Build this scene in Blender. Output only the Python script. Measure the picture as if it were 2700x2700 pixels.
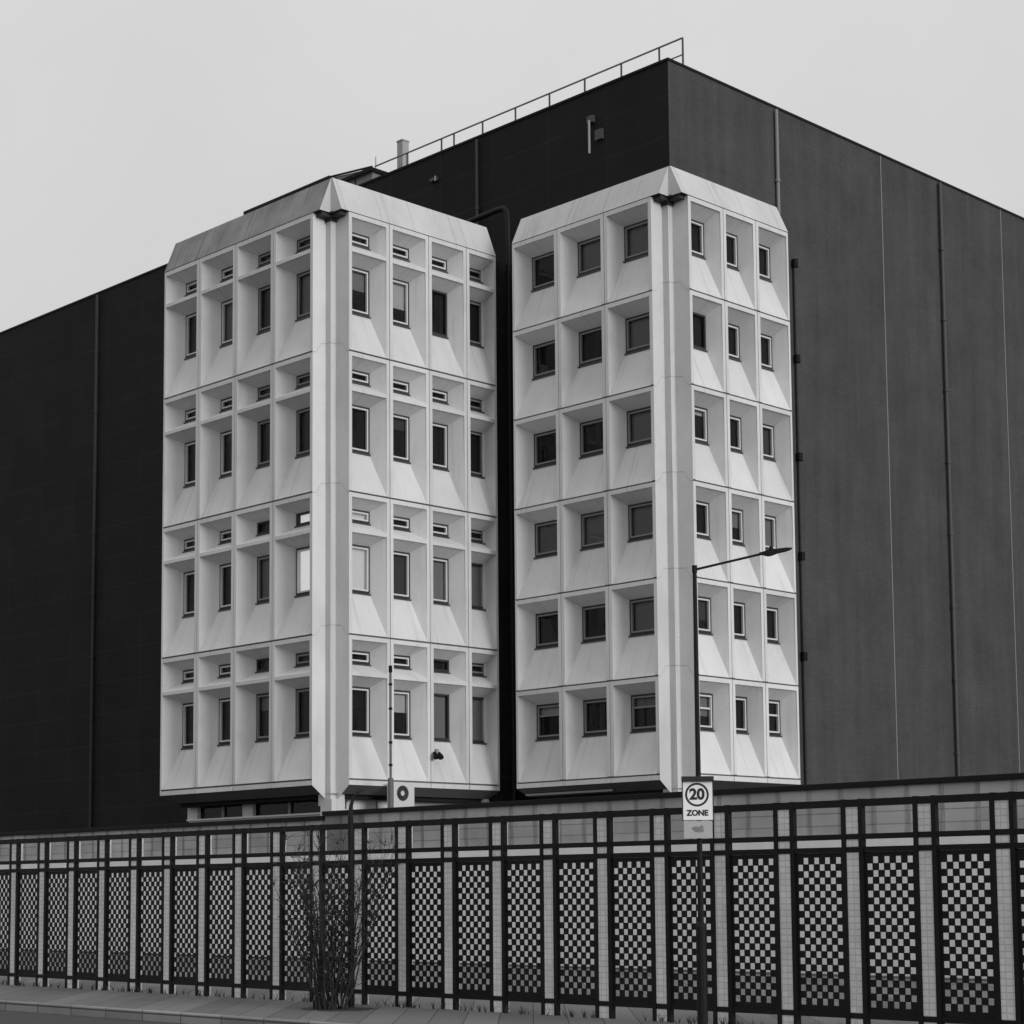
import bpy, math, random
from mathutils import Vector, Matrix
R = math.radians
rng = random.Random(7)
sc = bpy.context.scene
for o in list(bpy.data.objects):
    bpy.data.objects.remove(o)

# ------------------------------------------------------------------ camera
CAMP = Vector((39.6319, -32.1443, -2.8710))
YAW, PIT, ROL = -0.7897985, 0.0983423, -0.0090533
FPX, CX, CY = 5074.80, 1374.556, 1843.149
fw = Vector((math.sin(YAW)*math.cos(PIT), math.cos(YAW)*math.cos(PIT), math.sin(PIT)))
rt = fw.cross(Vector((0, 0, 1))).normalized()
up = rt.cross(fw)
r2 = rt*math.cos(ROL) + up*math.sin(ROL)
u2 = -rt*math.sin(ROL) + up*math.cos(ROL)
cd = bpy.data.cameras.new('camera')
cam = bpy.data.objects.new('camera', cd)
sc.collection.objects.link(cam)
cam.matrix_world = Matrix(((r2.x, u2.x, -fw.x, CAMP.x), (r2.y, u2.y, -fw.y, CAMP.y), (r2.z, u2.z, -fw.z, CAMP.z), (0, 0, 0, 1)))
cd.sensor_fit = 'HORIZONTAL'
cd.sensor_width = 36.0
cd.lens = FPX/2700*36.0
cd.shift_x = (1350-CX)/2700
cd.shift_y = (CY-1350)/2700
cd.clip_start = 0.1
cd.clip_end = 4000
sc.camera = cam

# ------------------------------------------------------------------ world, sun, exposure
SUN_AZ, SUN_EL = R(91.5), R(12)
w = bpy.data.worlds.new('World')
sc.world = w
w.use_nodes = True
nt = w.node_tree
nt.nodes.clear()
sky = nt.nodes.new('ShaderNodeTexSky')
sky.sky_type = 'NISHITA'
sky.sun_disc = False
sky.sun_elevation = SUN_EL
sky.sun_rotation = SUN_AZ
sky.air_density = 1.0
sky.dust_density = 4.0
sky.ozone_density = 1.0
bw = nt.nodes.new('ShaderNodeRGBToBW')
bg = nt.nodes.new('ShaderNodeBackground')
bg.inputs['Strength'].default_value = 0.12
out = nt.nodes.new('ShaderNodeOutputWorld')
nt.links.new(sky.outputs[0], bw.inputs[0])
# an even overcast deck laid over the clear sky, a little paler towards the horizon
geo = nt.nodes.new('ShaderNodeTexCoord')
sep = nt.nodes.new('ShaderNodeSeparateXYZ')
nt.links.new(geo.outputs['Generated'], sep.inputs[0])
grad = nt.nodes.new('ShaderNodeMapRange')
grad.inputs['From Min'].default_value = 0.0
grad.inputs['From Max'].default_value = 1.0
grad.inputs['To Min'].default_value = 3.9
grad.inputs['To Max'].default_value = 8.2
nt.links.new(sep.outputs[2], grad.inputs['Value'])
cn = nt.nodes.new('ShaderNodeTexNoise')
cn.inputs['Scale'].default_value = 3.4
cn.inputs['Detail'].default_value = 5
nt.links.new(geo.outputs['Generated'], cn.inputs['Vector'])
cm = nt.nodes.new('ShaderNodeMapRange')
cm.inputs['To Min'].default_value = 0.84
cm.inputs['To Max'].default_value = 1.12
nt.links.new(cn.outputs['Fac'], cm.inputs['Value'])
cmul = nt.nodes.new('ShaderNodeMath'); cmul.operation = 'MULTIPLY'
nt.links.new(grad.outputs[0], cmul.inputs[0]); nt.links.new(cm.outputs[0], cmul.inputs[1])
smix = nt.nodes.new('ShaderNodeMix'); smix.data_type = 'FLOAT'
smix.inputs[0].default_value = 0.85
nt.links.new(bw.outputs[0], smix.inputs[2]); nt.links.new(cmul.outputs[0], smix.inputs[3])
nt.links.new(smix.outputs[0], bg.inputs[0])
nt.links.new(bg.outputs[0], out.inputs[0])
sl = bpy.data.lights.new('sun', 'SUN')
sl.energy = 1.3
sl.angle = R(22)
sl.color = (1, 1, 1)
so = bpy.data.objects.new('sun', sl)
sc.collection.objects.link(so)
sd = Vector((math.sin(SUN_AZ)*math.cos(SUN_EL), math.cos(SUN_AZ)*math.cos(SUN_EL), math.sin(SUN_EL)))
so.rotation_euler = sd.to_track_quat('Z', 'Y').to_euler()
so.location = (60, 20, 40)
sc.view_settings.view_transform = 'Standard'
sc.view_settings.look = 'None'
sc.view_settings.exposure = 0.19
sc.view_settings.gamma = 1.0
sc.view_settings.use_curve_mapping = False

# ------------------------------------------------------------------ helpers
def tag(o, label=None, cat=None, group=None, kind=None):
    if label: o['label'] = label
    if cat: o['category'] = cat
    if group: o['group'] = group
    if kind: o['kind'] = kind
    return o

def empty(name, loc, label=None, cat=None, group=None):
    o = bpy.data.objects.new(name, None)
    o.location = loc
    o.empty_display_size = 0.2
    sc.collection.objects.link(o)
    return tag(o, label, cat, group)

def wloc(o):
    v = Vector((0, 0, 0))
    while o is not None:
        v += o.location
        o = o.parent
    return v

class MB:
    def __init__(s):
        s.v, s.f, s.m, s.t, s.tone = [], [], [], [], 1.0
    def face(s, pts, mi=0):
        n = len(s.v)
        s.v += [Vector(p) for p in pts]
        s.f.append(list(range(n, n+len(pts))))
        s.m.append(mi)
        s.t.append(s.tone)
    def hexa(s, p, mi=0):
        # p: 8 points, bottom loop 0-3, top loop 4-7
        n = len(s.v)
        s.v += [Vector(q) for q in p]
        for q in ((0, 3, 2, 1), (4, 5, 6, 7), (0, 1, 5, 4), (1, 2, 6, 5), (2, 3, 7, 6), (3, 0, 4, 7)):
            s.f.append([n+k for k in q]); s.m.append(mi)
    def box(s, a, b, mi=0):
        x0, y0, z0 = a; x1, y1, z1 = b
        s.hexa([(x0, y0, z0), (x1, y0, z0), (x1, y1, z0), (x0, y1, z0), (x0, y0, z1), (x1, y0, z1), (x1, y1, z1), (x0, y1, z1)], mi)
    def bar(s, a, b, w, h=None, mi=0, upv=(0, 0, 1)):
        a = Vector(a); b = Vector(b); d = (b-a).normalized(); h = h or w
        u = Vector(upv)
        if abs(d.dot(u)) > .95: u = Vector((0, 1, 0))
        x = d.cross(u).normalized(); y = x.cross(d)
        p = []
        for q in (a, b):
            for sx, sy in ((-1, -1), (1, -1), (1, 1), (-1, 1)):
                p.append(q + x*sx*w/2 + y*sy*h/2)
        s.hexa(p, mi)
    def tube(s, pts, rads, n=10, mi=0, cap=True):
        pts = [Vector(p) for p in pts]
        if not isinstance(rads, (list, tuple)): rads = [rads]*len(pts)
        base = len(s.v)
        px = None
        for i, p in enumerate(pts):
            a = pts[max(i-1, 0)]; b = pts[min(i+1, len(pts)-1)]
            d = (b-a).normalized()
            if px is None:
                u = Vector((0, 0, 1)) if abs(d.z) < .9 else Vector((1, 0, 0))
                px = d.cross(u).normalized()
            px = (px - d*px.dot(d)).normalized()
            py = d.cross(px)
            for k in range(n):
                t = 2*math.pi*k/n
                s.v.append(p + (px*math.cos(t)+py*math.sin(t))*rads[i])
        for i in range(len(pts)-1):
            for k in range(n):
                s.f.append([base+i*n+k, base+i*n+(k+1) % n, base+(i+1)*n+(k+1) % n, base+(i+1)*n+k]); s.m.append(mi)
        if cap:
            s.f.append([base+k for k in range(n)][::-1]); s.m.append(mi)
            e = base+(len(pts)-1)*n
            s.f.append([e+k for k in range(n)]); s.m.append(mi)
    def build(s, name, mats, parent=None, bevel=0, smooth=False, loc=None):
        off = wloc(parent) if parent is not None else Vector(loc or (0, 0, 0))
        me = bpy.data.meshes.new(name)
        me.from_pydata([tuple(v-off) for v in s.v], [], s.f)
        for m in (mats if isinstance(mats, (list, tuple)) else [mats]):
            me.materials.append(m)
        me.polygons.foreach_set('material_index', s.m)
        if len(s.t) == len(s.f):
            at = me.attributes.new('tone', 'FLOAT', 'FACE'); at.data.foreach_set('value', s.t)
        if smooth:
            me.polygons.foreach_set('use_smooth', [True]*len(s.f))
        me.update()
        o = bpy.data.objects.new(name, me)
        sc.collection.objects.link(o)
        if parent is not None: o.parent = parent
        else: o.location = off
        if bevel:
            b = o.modifiers.new('bevel', 'BEVEL'); b.width = bevel; b.segments = 2; b.limit_method = 'ANGLE'
        return o

def mat(name, val=.5, rough=.8, spec=.3, var=0., scale=3., streak=0., bump=0., metal=0., fine=0., panel=False, runs=0., axis=None):
    m = bpy.data.materials.new(name)
    m.use_nodes = True
    n = m.node_tree; b = n.nodes['Principled BSDF']
    b.inputs['Roughness'].default_value = rough
    b.inputs['Specular IOR Level'].default_value = spec
    b.inputs['Metallic'].default_value = metal
    b.inputs['Base Color'].default_value = (val, val, val, 1)
    if var or streak or fine:
        tc = n.nodes.new('ShaderNodeTexCoord')
        def noise(sx, sy, sz, det=5, ro=.6):
            mp = n.nodes.new('ShaderNodeMapping'); mp.inputs['Scale'].default_value = (sx, sy, sz)
            no = n.nodes.new('ShaderNodeTexNoise'); no.inputs['Scale'].default_value = 1.0
            no.inputs['Detail'].default_value = det; no.inputs['Roughness'].default_value = ro
            n.links.new(tc.outputs['Object'], mp.inputs[0]); n.links.new(mp.outputs[0], no.inputs['Vector'])
            return no.outputs['Fac']
        def mathn(op, a, bb):
            q = n.nodes.new('ShaderNodeMath'); q.operation = op
            for i, x in enumerate((a, bb)):
                if isinstance(x, (int, float)): q.inputs[i].default_value = x
                else: n.links.new(x, q.inputs[i])
            return q.outputs[0]
        acc = 1.0
        def add(f, amt):
            nonlocal acc
            t = mathn('MULTIPLY', mathn('SUBTRACT', f, .5), 2*amt)
            acc = mathn('ADD', t, acc)
        if var: add(noise(scale, scale, scale), var)
        if streak: add(noise(scale*2.2, scale*2.2, scale*.16, 4), streak)
        if fine: add(noise(22, 22, 22, 3), fine)
        if runs:
            r_ = n.nodes.new('ShaderNodeMapRange'); r_.interpolation_type = 'SMOOTHSTEP'
            r_.inputs['From Min'].default_value = .54; r_.inputs['From Max'].default_value = .72
            r_.inputs['To Min'].default_value = 1; r_.inputs['To Max'].default_value = 1-runs
            n.links.new(noise(.25 if axis == 'B' else 7, .25 if axis == 'A' else 7, .28, 3, .5), r_.inputs['Value'])
            r2_ = n.nodes.new('ShaderNodeMapRange'); r2_.interpolation_type = 'SMOOTHSTEP'
            r2_.inputs['From Min'].default_value = .48; r2_.inputs['From Max'].default_value = .74
            r2_.inputs['To Min'].default_value = 1; r2_.inputs['To Max'].default_value = 1-runs*.7
            n.links.new(noise(1.1, 1.1, .8, 7, .7), r2_.inputs['Value'])
            acc = mathn('MULTIPLY', mathn('MULTIPLY', acc, r_.outputs[0]), r2_.outputs[0])
        if panel:
            an = n.nodes.new('ShaderNodeAttribute'); an.attribute_name = 'tone'
            acc = mathn('MULTIPLY', acc, an.outputs['Fac'])
        v = mathn('MULTIPLY', acc, val)
        cl = n.nodes.new('ShaderNodeClamp'); cl.inputs['Min'].default_value = .003; cl.inputs['Max'].default_value = .85
        n.links.new(v, cl.inputs['Value'])
        cc = n.nodes.new('ShaderNodeCombineColor')
        for i in range(3): n.links.new(cl.outputs[0], cc.inputs[i])
        n.links.new(cc.outputs[0], b.inputs['Base Color'])
        if bump:
            bp = n.nodes.new('ShaderNodeBump'); bp.inputs['Strength'].default_value = bump; bp.inputs['Distance'].default_value = .02
            n.links.new(noise(30, 30, 30, 4), bp.inputs['Height']); n.links.new(bp.outputs[0], b.inputs['Normal'])
    return m

def brick_mat(name, c1, c2, mortar, bw_, bh, ms, rot=False, off=.5, var=.15, rough=.85, streak=0.):
    m = bpy.data.materials.new(name); m.use_nodes = True
    n = m.node_tree; b = n.nodes['Principled BSDF']; b.inputs['Roughness'].default_value = rough
    b.inputs['Specular IOR Level'].default_value = .2
    tc = n.nodes.new('ShaderNodeTexCoord')
    sx = n.nodes.new('ShaderNodeSeparateXYZ'); n.links.new(tc.outputs['Object'], sx.inputs[0])
    ad = n.nodes.new('ShaderNodeMath'); ad.operation = 'ADD'
    n.links.new(sx.outputs[0], ad.inputs[0]); n.links.new(sx.outputs[1], ad.inputs[1])
    cx = n.nodes.new('ShaderNodeCombineXYZ'); n.links.new(ad.outputs[0], cx.inputs[0]); n.links.new(sx.outputs[2], cx.inputs[1])
    br = n.nodes.new('ShaderNodeTexBrick'); br.offset = off
    br.inputs['Color1'].default_value = (c1, c1, c1, 1); br.inputs['Color2'].default_value = (c2, c2, c2, 1)
    br.inputs['Mortar'].default_value = (mortar, mortar, mortar, 1)
    br.inputs['Scale'].default_value = 1; br.inputs['Brick Width'].default_value = bw_; br.inputs['Row Height'].default_value = bh
    br.inputs['Mortar Size'].default_value = ms; br.inputs['Mortar Smooth'].default_value = .3
    n.links.new(cx.outputs[0], br.inputs['Vector'])
    no = n.nodes.new('ShaderNodeTexNoise'); no.inputs['Scale'].default_value = .55; no.inputs['Detail'].default_value = 6; no.inputs['Roughness'].default_value = .65
    n.links.new(tc.outputs['Object'], no.inputs['Vector'])
    mr = n.nodes.new('ShaderNodeMapRange'); mr.inputs['From Min'].default_value = .25; mr.inputs['From Max'].default_value = .75
    mr.inputs['To Min'].default_value = 1-var; mr.inputs['To Max'].default_value = 1+var
    n.links.new(no.outputs['Fac'], mr.inputs['Value'])
    mx = n.nodes.new('ShaderNodeVectorMath'); mx.operation = 'SCALE'
    n.links.new(br.outputs['Color'], mx.inputs[0]); n.links.new(mr.outputs[0], mx.inputs['Scale'])
    n.links.new(mx.outputs[0], b.inputs['Base Color'])
    if streak:
        mp = n.nodes.new('ShaderNodeMapping'); mp.inputs['Scale'].default_value = (1.6, 1.6, .09)
        n2 = n.nodes.new('ShaderNodeTexNoise'); n2.inputs['Scale'].default_value = 1; n2.inputs['Detail'].default_value = 6; n2.inputs['Roughness'].default_value = .7
        n.links.new(tc.outputs['Object'], mp.inputs[0]); n.links.new(mp.outputs[0], n2.inputs['Vector'])
        m2 = n.nodes.new('ShaderNodeMapRange'); m2.inputs['From Min'].default_value = .3; m2.inputs['From Max'].default_value = .7
        m2.inputs['To Min'].default_value = 1-streak; m2.inputs['To Max'].default_value = 1+streak
        n.links.new(n2.outputs['Fac'], m2.inputs['Value'])
        x2 = n.nodes.new('ShaderNodeVectorMath'); x2.operation = 'SCALE'
        n.links.new(mx.outputs[0], x2.inputs[0]); n.links.new(m2.outputs[0], x2.inputs['Scale'])
        n.links.new(x2.outputs[0], b.inputs['Base Color'])
    bp = n.nodes.new('ShaderNodeBump'); bp.inputs['Strength'].default_value = .4; bp.inputs['Distance'].default_value = .01; bp.invert = True
    n.links.new(br.outputs['Fac'], bp.inputs['Height']); n.links.new(bp.outputs[0], b.inputs['Normal'])
    return m

def stain_joints(m, width, pitch, amt):
    """soft dark run-off marks below the vertical joints of a wall"""
    n = m.node_tree; b = n.nodes['Principled BSDF']
    src = b.inputs['Base Color'].links[0].from_socket
    tc = n.nodes.new('ShaderNodeTexCoord'); sx = n.nodes.new('ShaderNodeSeparateXYZ'); n.links.new(tc.outputs['Object'], sx.inputs[0])
    def mt(op, x, y, c=None):
        q = n.nodes.new('ShaderNodeMath'); q.operation = op
        for k, v in enumerate((x, y, c)):
            if v is None: continue
            if isinstance(v, (int, float)): q.inputs[k].default_value = v
            else: n.links.new(v, q.inputs[k])
        return q.outputs[0]
    no = n.nodes.new('ShaderNodeTexNoise'); no.inputs['Scale'].default_value = 1.7; no.inputs['Detail'].default_value = 4
    n.links.new(tc.outputs['Object'], no.inputs['Vector'])
    xx = mt('ADD', sx.outputs[0], mt('MULTIPLY', no.outputs['Fac'], .12))
    d = mt('PINGPONG', xx, pitch/2)
    k = n.nodes.new('ShaderNodeMapRange'); k.interpolation_type = 'SMOOTHSTEP'
    k.inputs['From Min'].default_value = 0; k.inputs['From Max'].default_value = width
    k.inputs['To Min'].default_value = 1-amt; k.inputs['To Max'].default_value = 1
    n.links.new(d, k.inputs['Value'])
    v = n.nodes.new('ShaderNodeVectorMath'); v.operation = 'SCALE'
    n.links.new(src, v.inputs[0]); n.links.new(k.outputs[0], v.inputs['Scale'])
    n.links.new(v.outputs[0], b.inputs['Base Color'])
    return m

def glow_mat(name, e):
    # a blind that glows by added emission, no lamp behind it
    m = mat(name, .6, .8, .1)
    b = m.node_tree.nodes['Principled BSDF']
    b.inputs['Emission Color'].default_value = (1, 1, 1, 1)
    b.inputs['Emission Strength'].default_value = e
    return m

def glass_mat(name, tint, rough=.03):
    m = bpy.data.materials.new(name); m.use_nodes = True
    n = m.node_tree; n.nodes.clear()
    o = n.nodes.new('ShaderNodeOutputMaterial'); mx = n.nodes.new('ShaderNodeMixShader')
    tr = n.nodes.new('ShaderNodeBsdfTransparent'); tr.inputs[0].default_value = (tint, tint, tint, 1)
    gl = n.nodes.new('ShaderNodeBsdfGlossy'); gl.inputs['Roughness'].default_value = rough; gl.inputs[0].default_value = (.55, .55, .55, 1)
    fr = n.nodes.new('ShaderNodeFresnel'); fr.inputs['IOR'].default_value = 1.42
    n.links.new(fr.outputs[0], mx.inputs[0]); n.links.new(tr.outputs[0], mx.inputs[1]); n.links.new(gl.outputs[0], mx.inputs[2])
    n.links.new(mx.outputs[0], o.inputs[0])
    return m

M = dict(
    concrete=mat('precast_concrete', .62, .85, .2, var=.09, scale=.9, streak=.10, fine=.04, bump=.2),
    panel=mat('facade_panel', .66, .85, .2, var=.10, scale=.8, streak=.06, fine=.05, bump=.2, panel=True, runs=.12, axis='A'),
    panel_b=mat('facade_panel_east', .65, .85, .2, var=.10, scale=.8, streak=.06, fine=.05, bump=.2, panel=True, runs=.12, axis='B'),
    column=mat('column_concrete', .60, .85, .2, var=.07, scale=.8, streak=.08, fine=.03, bump=.15, runs=.15),
    cap=mat('parapet_concrete', .54, .85, .2, var=.20, scale=.8, streak=.03, fine=.05, bump=.2, runs=.16, axis='A'),
    cap_b=mat('parapet_concrete_east', .54, .85, .2, var=.18, scale=.8, streak=.03, fine=.05, bump=.2, runs=.16, axis='B'),
    cap_worn=mat('parapet_weathered', .27, .85, .2, var=.42, scale=1.3, streak=.05, fine=.05, bump=.2, runs=.3, axis='A'),
    cap_joint=mat('cap_joint', .40, .85, .2, var=.2, scale=3),
    joint=mat('weathered_joint', .42, .8, .2, var=.2, scale=5),
    sealant=mat('joint_sealant', .22, .8, .2),
    frame=mat('window_frame_white', .62, .45, .4, var=.05, scale=4),
    framegrey=mat('window_frame_grey', .22, .45, .4, var=.05, scale=4),
    gasket_shade=mat('window_gasket_cap_shade', .035, .6, .3),  # window gaskets; also the shade painted under the parapet cap
    sill=mat('sill_metal', .05, .5, .4),
    glass=glass_mat('window_glass', .85),
    room=mat('dark_interior', .02, .9, .1),
    blind=mat('roller_blind', .22, .8, .1, var=.08, scale=2),
    blinddark=mat('dark_blind', .07, .8, .1, var=.1, scale=2),
    blindwhite=mat('white_blind', .80, .7, .1),
    litblind=glow_mat('glowing_blind', .5),
    dimblind=glow_mat('dim_glowing_blind', .13),
    curtain=mat('curtain', .5, .9, .1, var=.1, scale=5),
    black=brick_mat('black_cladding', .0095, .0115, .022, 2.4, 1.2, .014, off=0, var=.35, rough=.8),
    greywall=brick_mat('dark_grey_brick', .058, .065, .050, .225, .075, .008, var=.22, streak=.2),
    darkmetal=mat('dark_metal', .006, .6, .15),
    blackpaint=mat('black_paint', .0075, .55, .2, var=.5, scale=5, fine=.3),
    greymetal=mat('galvanised_metal', .32, .5, .4, var=.15, scale=6),
    white=mat('white_paint', .75, .5, .3, var=.04, scale=3),
    acwhite=mat('casing_white', .58, .5, .3, var=.06, scale=5),
    signface=mat('sign_white', .8, .5, .3, var=.06, scale=8),
    signgrey=mat('sign_grey', .40, .6, .3, var=.12, scale=9),
    signblack=mat('sign_black', .02, .5, .3),
    wallblock=stain_joints(brick_mat('grey_blockwork', .33, .41, .25, .72, .225, .014, off=0, var=.3), .09, .72, .38),
    coping=mat('dark_coping', .008, .7, .2, var=.2, scale=4),
    render=mat('pale_render', .74, .85, .2, var=.14, scale=1.6, streak=.08, fine=.05, bump=.3),
    post=brick_mat('pale_post', .60, .70, .50, .085, .07, .007, off=0, var=.2),
    asphalt=mat('asphalt', .055, .9, .3, var=.2, scale=2, fine=.25, bump=.4),
    paving=brick_mat('paving_slabs', .13, .18, .05, .6, .45, .01, var=.15),
    kerb=brick_mat('kerb_stone', .20, .28, .08, .9, .5, .012, off=0, var=.2),
    gravel=mat('gravel_ground', .06, .95, .2, var=.3, scale=3, fine=.3, bump=.5),
    leaf=mat('leaf', .035, .7, .2, var=.4, scale=6),
    bark=mat('bark', .035, .9, .1, var=.3, scale=9),
    roofgrey=mat('roof_felt', .12, .9, .2, var=.15, scale=2),
    shedgrey=mat('plant_cladding', .22, .7, .3, var=.08, scale=2),
    line=mat('road_paint', .6, .7, .2, var=.15, scale=9),
)
GZ = -4.47          # ground level

# ------------------------------------------------------------------ the setting: ground, road, pavement
def sheet(name, x0, x1, y0, y1, z, m):
    b = MB(); b.face([(x0, y0, z), (x1, y0, z), (x1, y1, z), (x0, y1, z)])
    return tag(b.build(name, m), kind='structure')
FY = -14.49         # fence line
sheet('ground', -1500, 1500, -1500, 1500, GZ-.16, M['gravel'])
b = MB(); b.box((-80, FY-2.6, GZ-.15), (80, -4, GZ)); tag(b.build('pavement', M['paving']), kind='structure')
b = MB(); b.box((-80, FY-2.75, GZ-.15), (80, FY-2.603, GZ+.004)); tag(b.build('kerb', M['kerb'], bevel=.015), kind='structure')
sheet('road', -80, 80, FY-12, FY-2.75, GZ-.13, M['asphalt'])
for x in range(-6, 12):
    b = MB(); b.face([(x*6, FY-7.45, GZ-.126), (x*6+2.5, FY-7.45, GZ-.126), (x*6+2.5, FY-7.35, GZ-.126), (x*6, FY-7.35, GZ-.126)])
    tag(b.build('road_marking', M['line']), kind='structure')

# ------------------------------------------------------------------ office towers
Q0, P0, CP, CQ = .76, .65, .46, .55
TOP = 15.6
class Face:
    # local (s along the face from the corner, z, d inward)
    def __init__(f, ox, oy, kind): f.ox, f.oy, f.k = ox, oy, kind
    def p(f, s, z, d):
        return Vector((f.ox-s, f.oy+d, z)) if f.k == 'A' else Vector((f.ox-d, f.oy+s, z))

DEP = .46
def facade(tower, F, start, mull, end, storey, n, openings, winw, seed, special):
    """openings: list of (top, bottom, wtop, wbottom) as drops below the level line"""
    rb = random.Random(seed)
    g = .0125
    bnd = [start] + mull + [end]
    ops_s = []
    for i in range(len(bnd)-1):
        a = bnd[i] + (.11 if i == 0 else .12)
        c = bnd[i+1] - (.08 if i == len(bnd)-2 else .12)
        ops_s.append((a, c))
    S = sorted({start, end, *[m-g for m in mull], *[m+g for m in mull], *[x for o in ops_s for x in o]})
    Z = {TOP+.07, -.065}
    ops_z = []
    for k in range(n):
        c = TOP-storey*k
        for (t, bo, wt, wb) in openings:
            ops_z.append((c-t, c-bo, c-wt, c-wb, k)); Z.add(c-t); Z.add(c-bo)
    grooves = []
    for k in range(1, n+1):
        c = TOP-storey*k
        grooves.append((c+.06, c+.11)); Z.add(c+.06); Z.add(c+.11)
    Z = sorted(Z)
    b = MB()
    def depth(i, j):
        s = (S[i]+S[i+1])/2; z = (Z[j]+Z[j+1])/2
        for (a, c) in ops_s:
            if a < s < c:
                for (t, bo, _, _, _) in ops_z:
                    if bo < z < t: return None
        for (a, c) in grooves:
            if a < z < c: return .08
        for m in mull:
            if m-g < s < m+g: return .035
        return 0.
    dm = {(i, j): depth(i, j) for i in range(len(S)-1) for j in range(len(Z)-1)}
    tones = {}
    def tone(s_, z_):
        key = (sum(1 for m in mull if s_ > m), int((TOP+.06-z_)//storey))
        if key not in tones: tones[key] = rb.uniform(.92, 1.06)
        return tones[key]
    for (i, j), d in dm.items():
        if d is None: continue
        b.tone = tone((S[i]+S[i+1])/2, (Z[j]+Z[j+1])/2)
        mi = 1 if d > .07 else 0
        b.face([F.p(S[i], Z[j], d), F.p(S[i+1], Z[j], d), F.p(S[i+1], Z[j+1], d), F.p(S[i], Z[j+1], d)], mi)
        e = dm.get((i+1, j), None)
        if e is not None and e != d:
            b.face([F.p(S[i+1], Z[j], d), F.p(S[i+1], Z[j], e), F.p(S[i+1], Z[j+1], e), F.p(S[i+1], Z[j+1], d)])
        e = dm.get((i, j+1), None)
        if (i, j+1) in dm:
            e = 0. if e is None else e
            if e != d: b.face([F.p(S[i], Z[j+1], d), F.p(S[i+1], Z[j+1], d), F.p(S[i+1], Z[j+1], e), F.p(S[i], Z[j+1], e)])
    wins = []
    for bi, (a, c) in enumerate(ops_s):
        mid = (a+c)/2
        if bi == len(ops_s)-1 and c-a < 1.1: mid = a + .17 + winw/2
        wa, wc = mid-winw/2, mid+winw/2
        for oi, (t, bo, wt, wb, k) in enumerate(ops_z):
            D = DEP; b.tone = tone(mid, t-.01)
            o = [(a, t), (c, t), (c, bo), (a, bo)]; i_ = [(wa, wt), (wc, wt), (wc, wb), (wa, wb)]
            for q in range(4):
                q2 = (q+1) % 4
                b.face([F.p(*o[q], 0), F.p(*o[q2], 0), F.p(*o[q2], .04 if q != 2 else 0), F.p(*o[q], .04 if q != 3 and q != 2 else .0)] if q not in (2,) else [F.p(*o[q], 0), F.p(*o[q2], 0), F.p(*o[q2], .0005), F.p(*o[q], .0005)])
                b.face([F.p(*o[q], .04 if q in (0, 1) else 0), F.p(*o[q2], .04 if q in (0, 3) else 0), F.p(*i_[q2], D), F.p(*i_[q], D)])
                b.face([F.p(*i_[q], D), F.p(*i_[q2], D), F.p(*i_[q2], D+.10), F.p(*i_[q], D+.10)])
            wins.append((bi, k, oi % len(openings), wa, wc, wt, wb))
    # end return at the far side and the notch wall at the corner
    b.face([F.p(end, -.065, 0), F.p(end, -.285, .45), F.p(end, TOP+.07, .45), F.p(end, TOP+.07, 0)])
    wd = CP if F.k == 'A' else CQ
    b.face([F.p(start, -.065, 0), F.p(start, -.065-.36*wd/.45, wd+.02), F.p(start, TOP+.07, wd+.02), F.p(start, TOP+.07, 0)])
    # soffit sloping inwards and down
    for k in range(1, n):
        z = TOP-storey*k+.08
        pts = [(0.004, z-.02), (.1, z), (.2, z+.12), (.3, z+.27), (wd-.02, z+.30)]
        for (d0, z0), (d1, z1) in zip(pts[:-1], pts[1:]):
            sgn = start-.003
            b.face([F.p(sgn, z0-.009, d0), F.p(sgn, z1-.009, d1), F.p(sgn, z1+.009, d1), F.p(sgn, z0+.009, d0)], 2)
    b.tone = 1.0
    fac = b.build('concrete_facade', [M['panel' if F.k == 'A' else 'panel_b'], M['sealant'], M['joint']], tower)
    sb = MB()
    sb.face([F.p(start, -.065, 0), F.p(end, -.065, 0), F.p(end, -.285, .45), F.p(start, -.285, .45)])
    sb.face([F.p(start-.2, -.285, .45), F.p(end, -.285, .45), F.p(end, -.29, 1.3), F.p(start-.2, -.29, 1.3)])
    sb.build('soffit', M['roofgrey'], tower)
    for (bi, k, oi, wa, wc, wt, wb) in wins:
        sp = dict(special.get((bi, k, oi), special.get((bi, k), {})))
        if not sp.get('blind') and not sp.get('curtain') and wt-wb > .5:
            q = rb.random()
            if q < .36: sp['blind'] = rb.choice((.2, .3, .45, .6, 1.)); sp['bm'] = rb.choice(('blind', 'blinddark', 'curtain'))
            elif q < .52: sp['curtain'] = 'half'
        window(tower, F, wa, wc, wt, wb, sp, rb)

def rect_ring(b, F, a, c, t, bo, w, d0, d1, mi):
    for (s0, s1, z0, z1) in ((a, c, t-w, t), (a, c, bo, bo+w), (a, a+w, bo+w, t-w), (c-w, c, bo+w, t-w)):
        p = [F.p(s0, z0, d0), F.p(s1, z0, d0), F.p(s1, z0, d1), F.p(s0, z0, d1), F.p(s0, z1, d0), F.p(s1, z1, d0), F.p(s1, z1, d1), F.p(s0, z1, d1)]
        b.hexa(p, mi)

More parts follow.
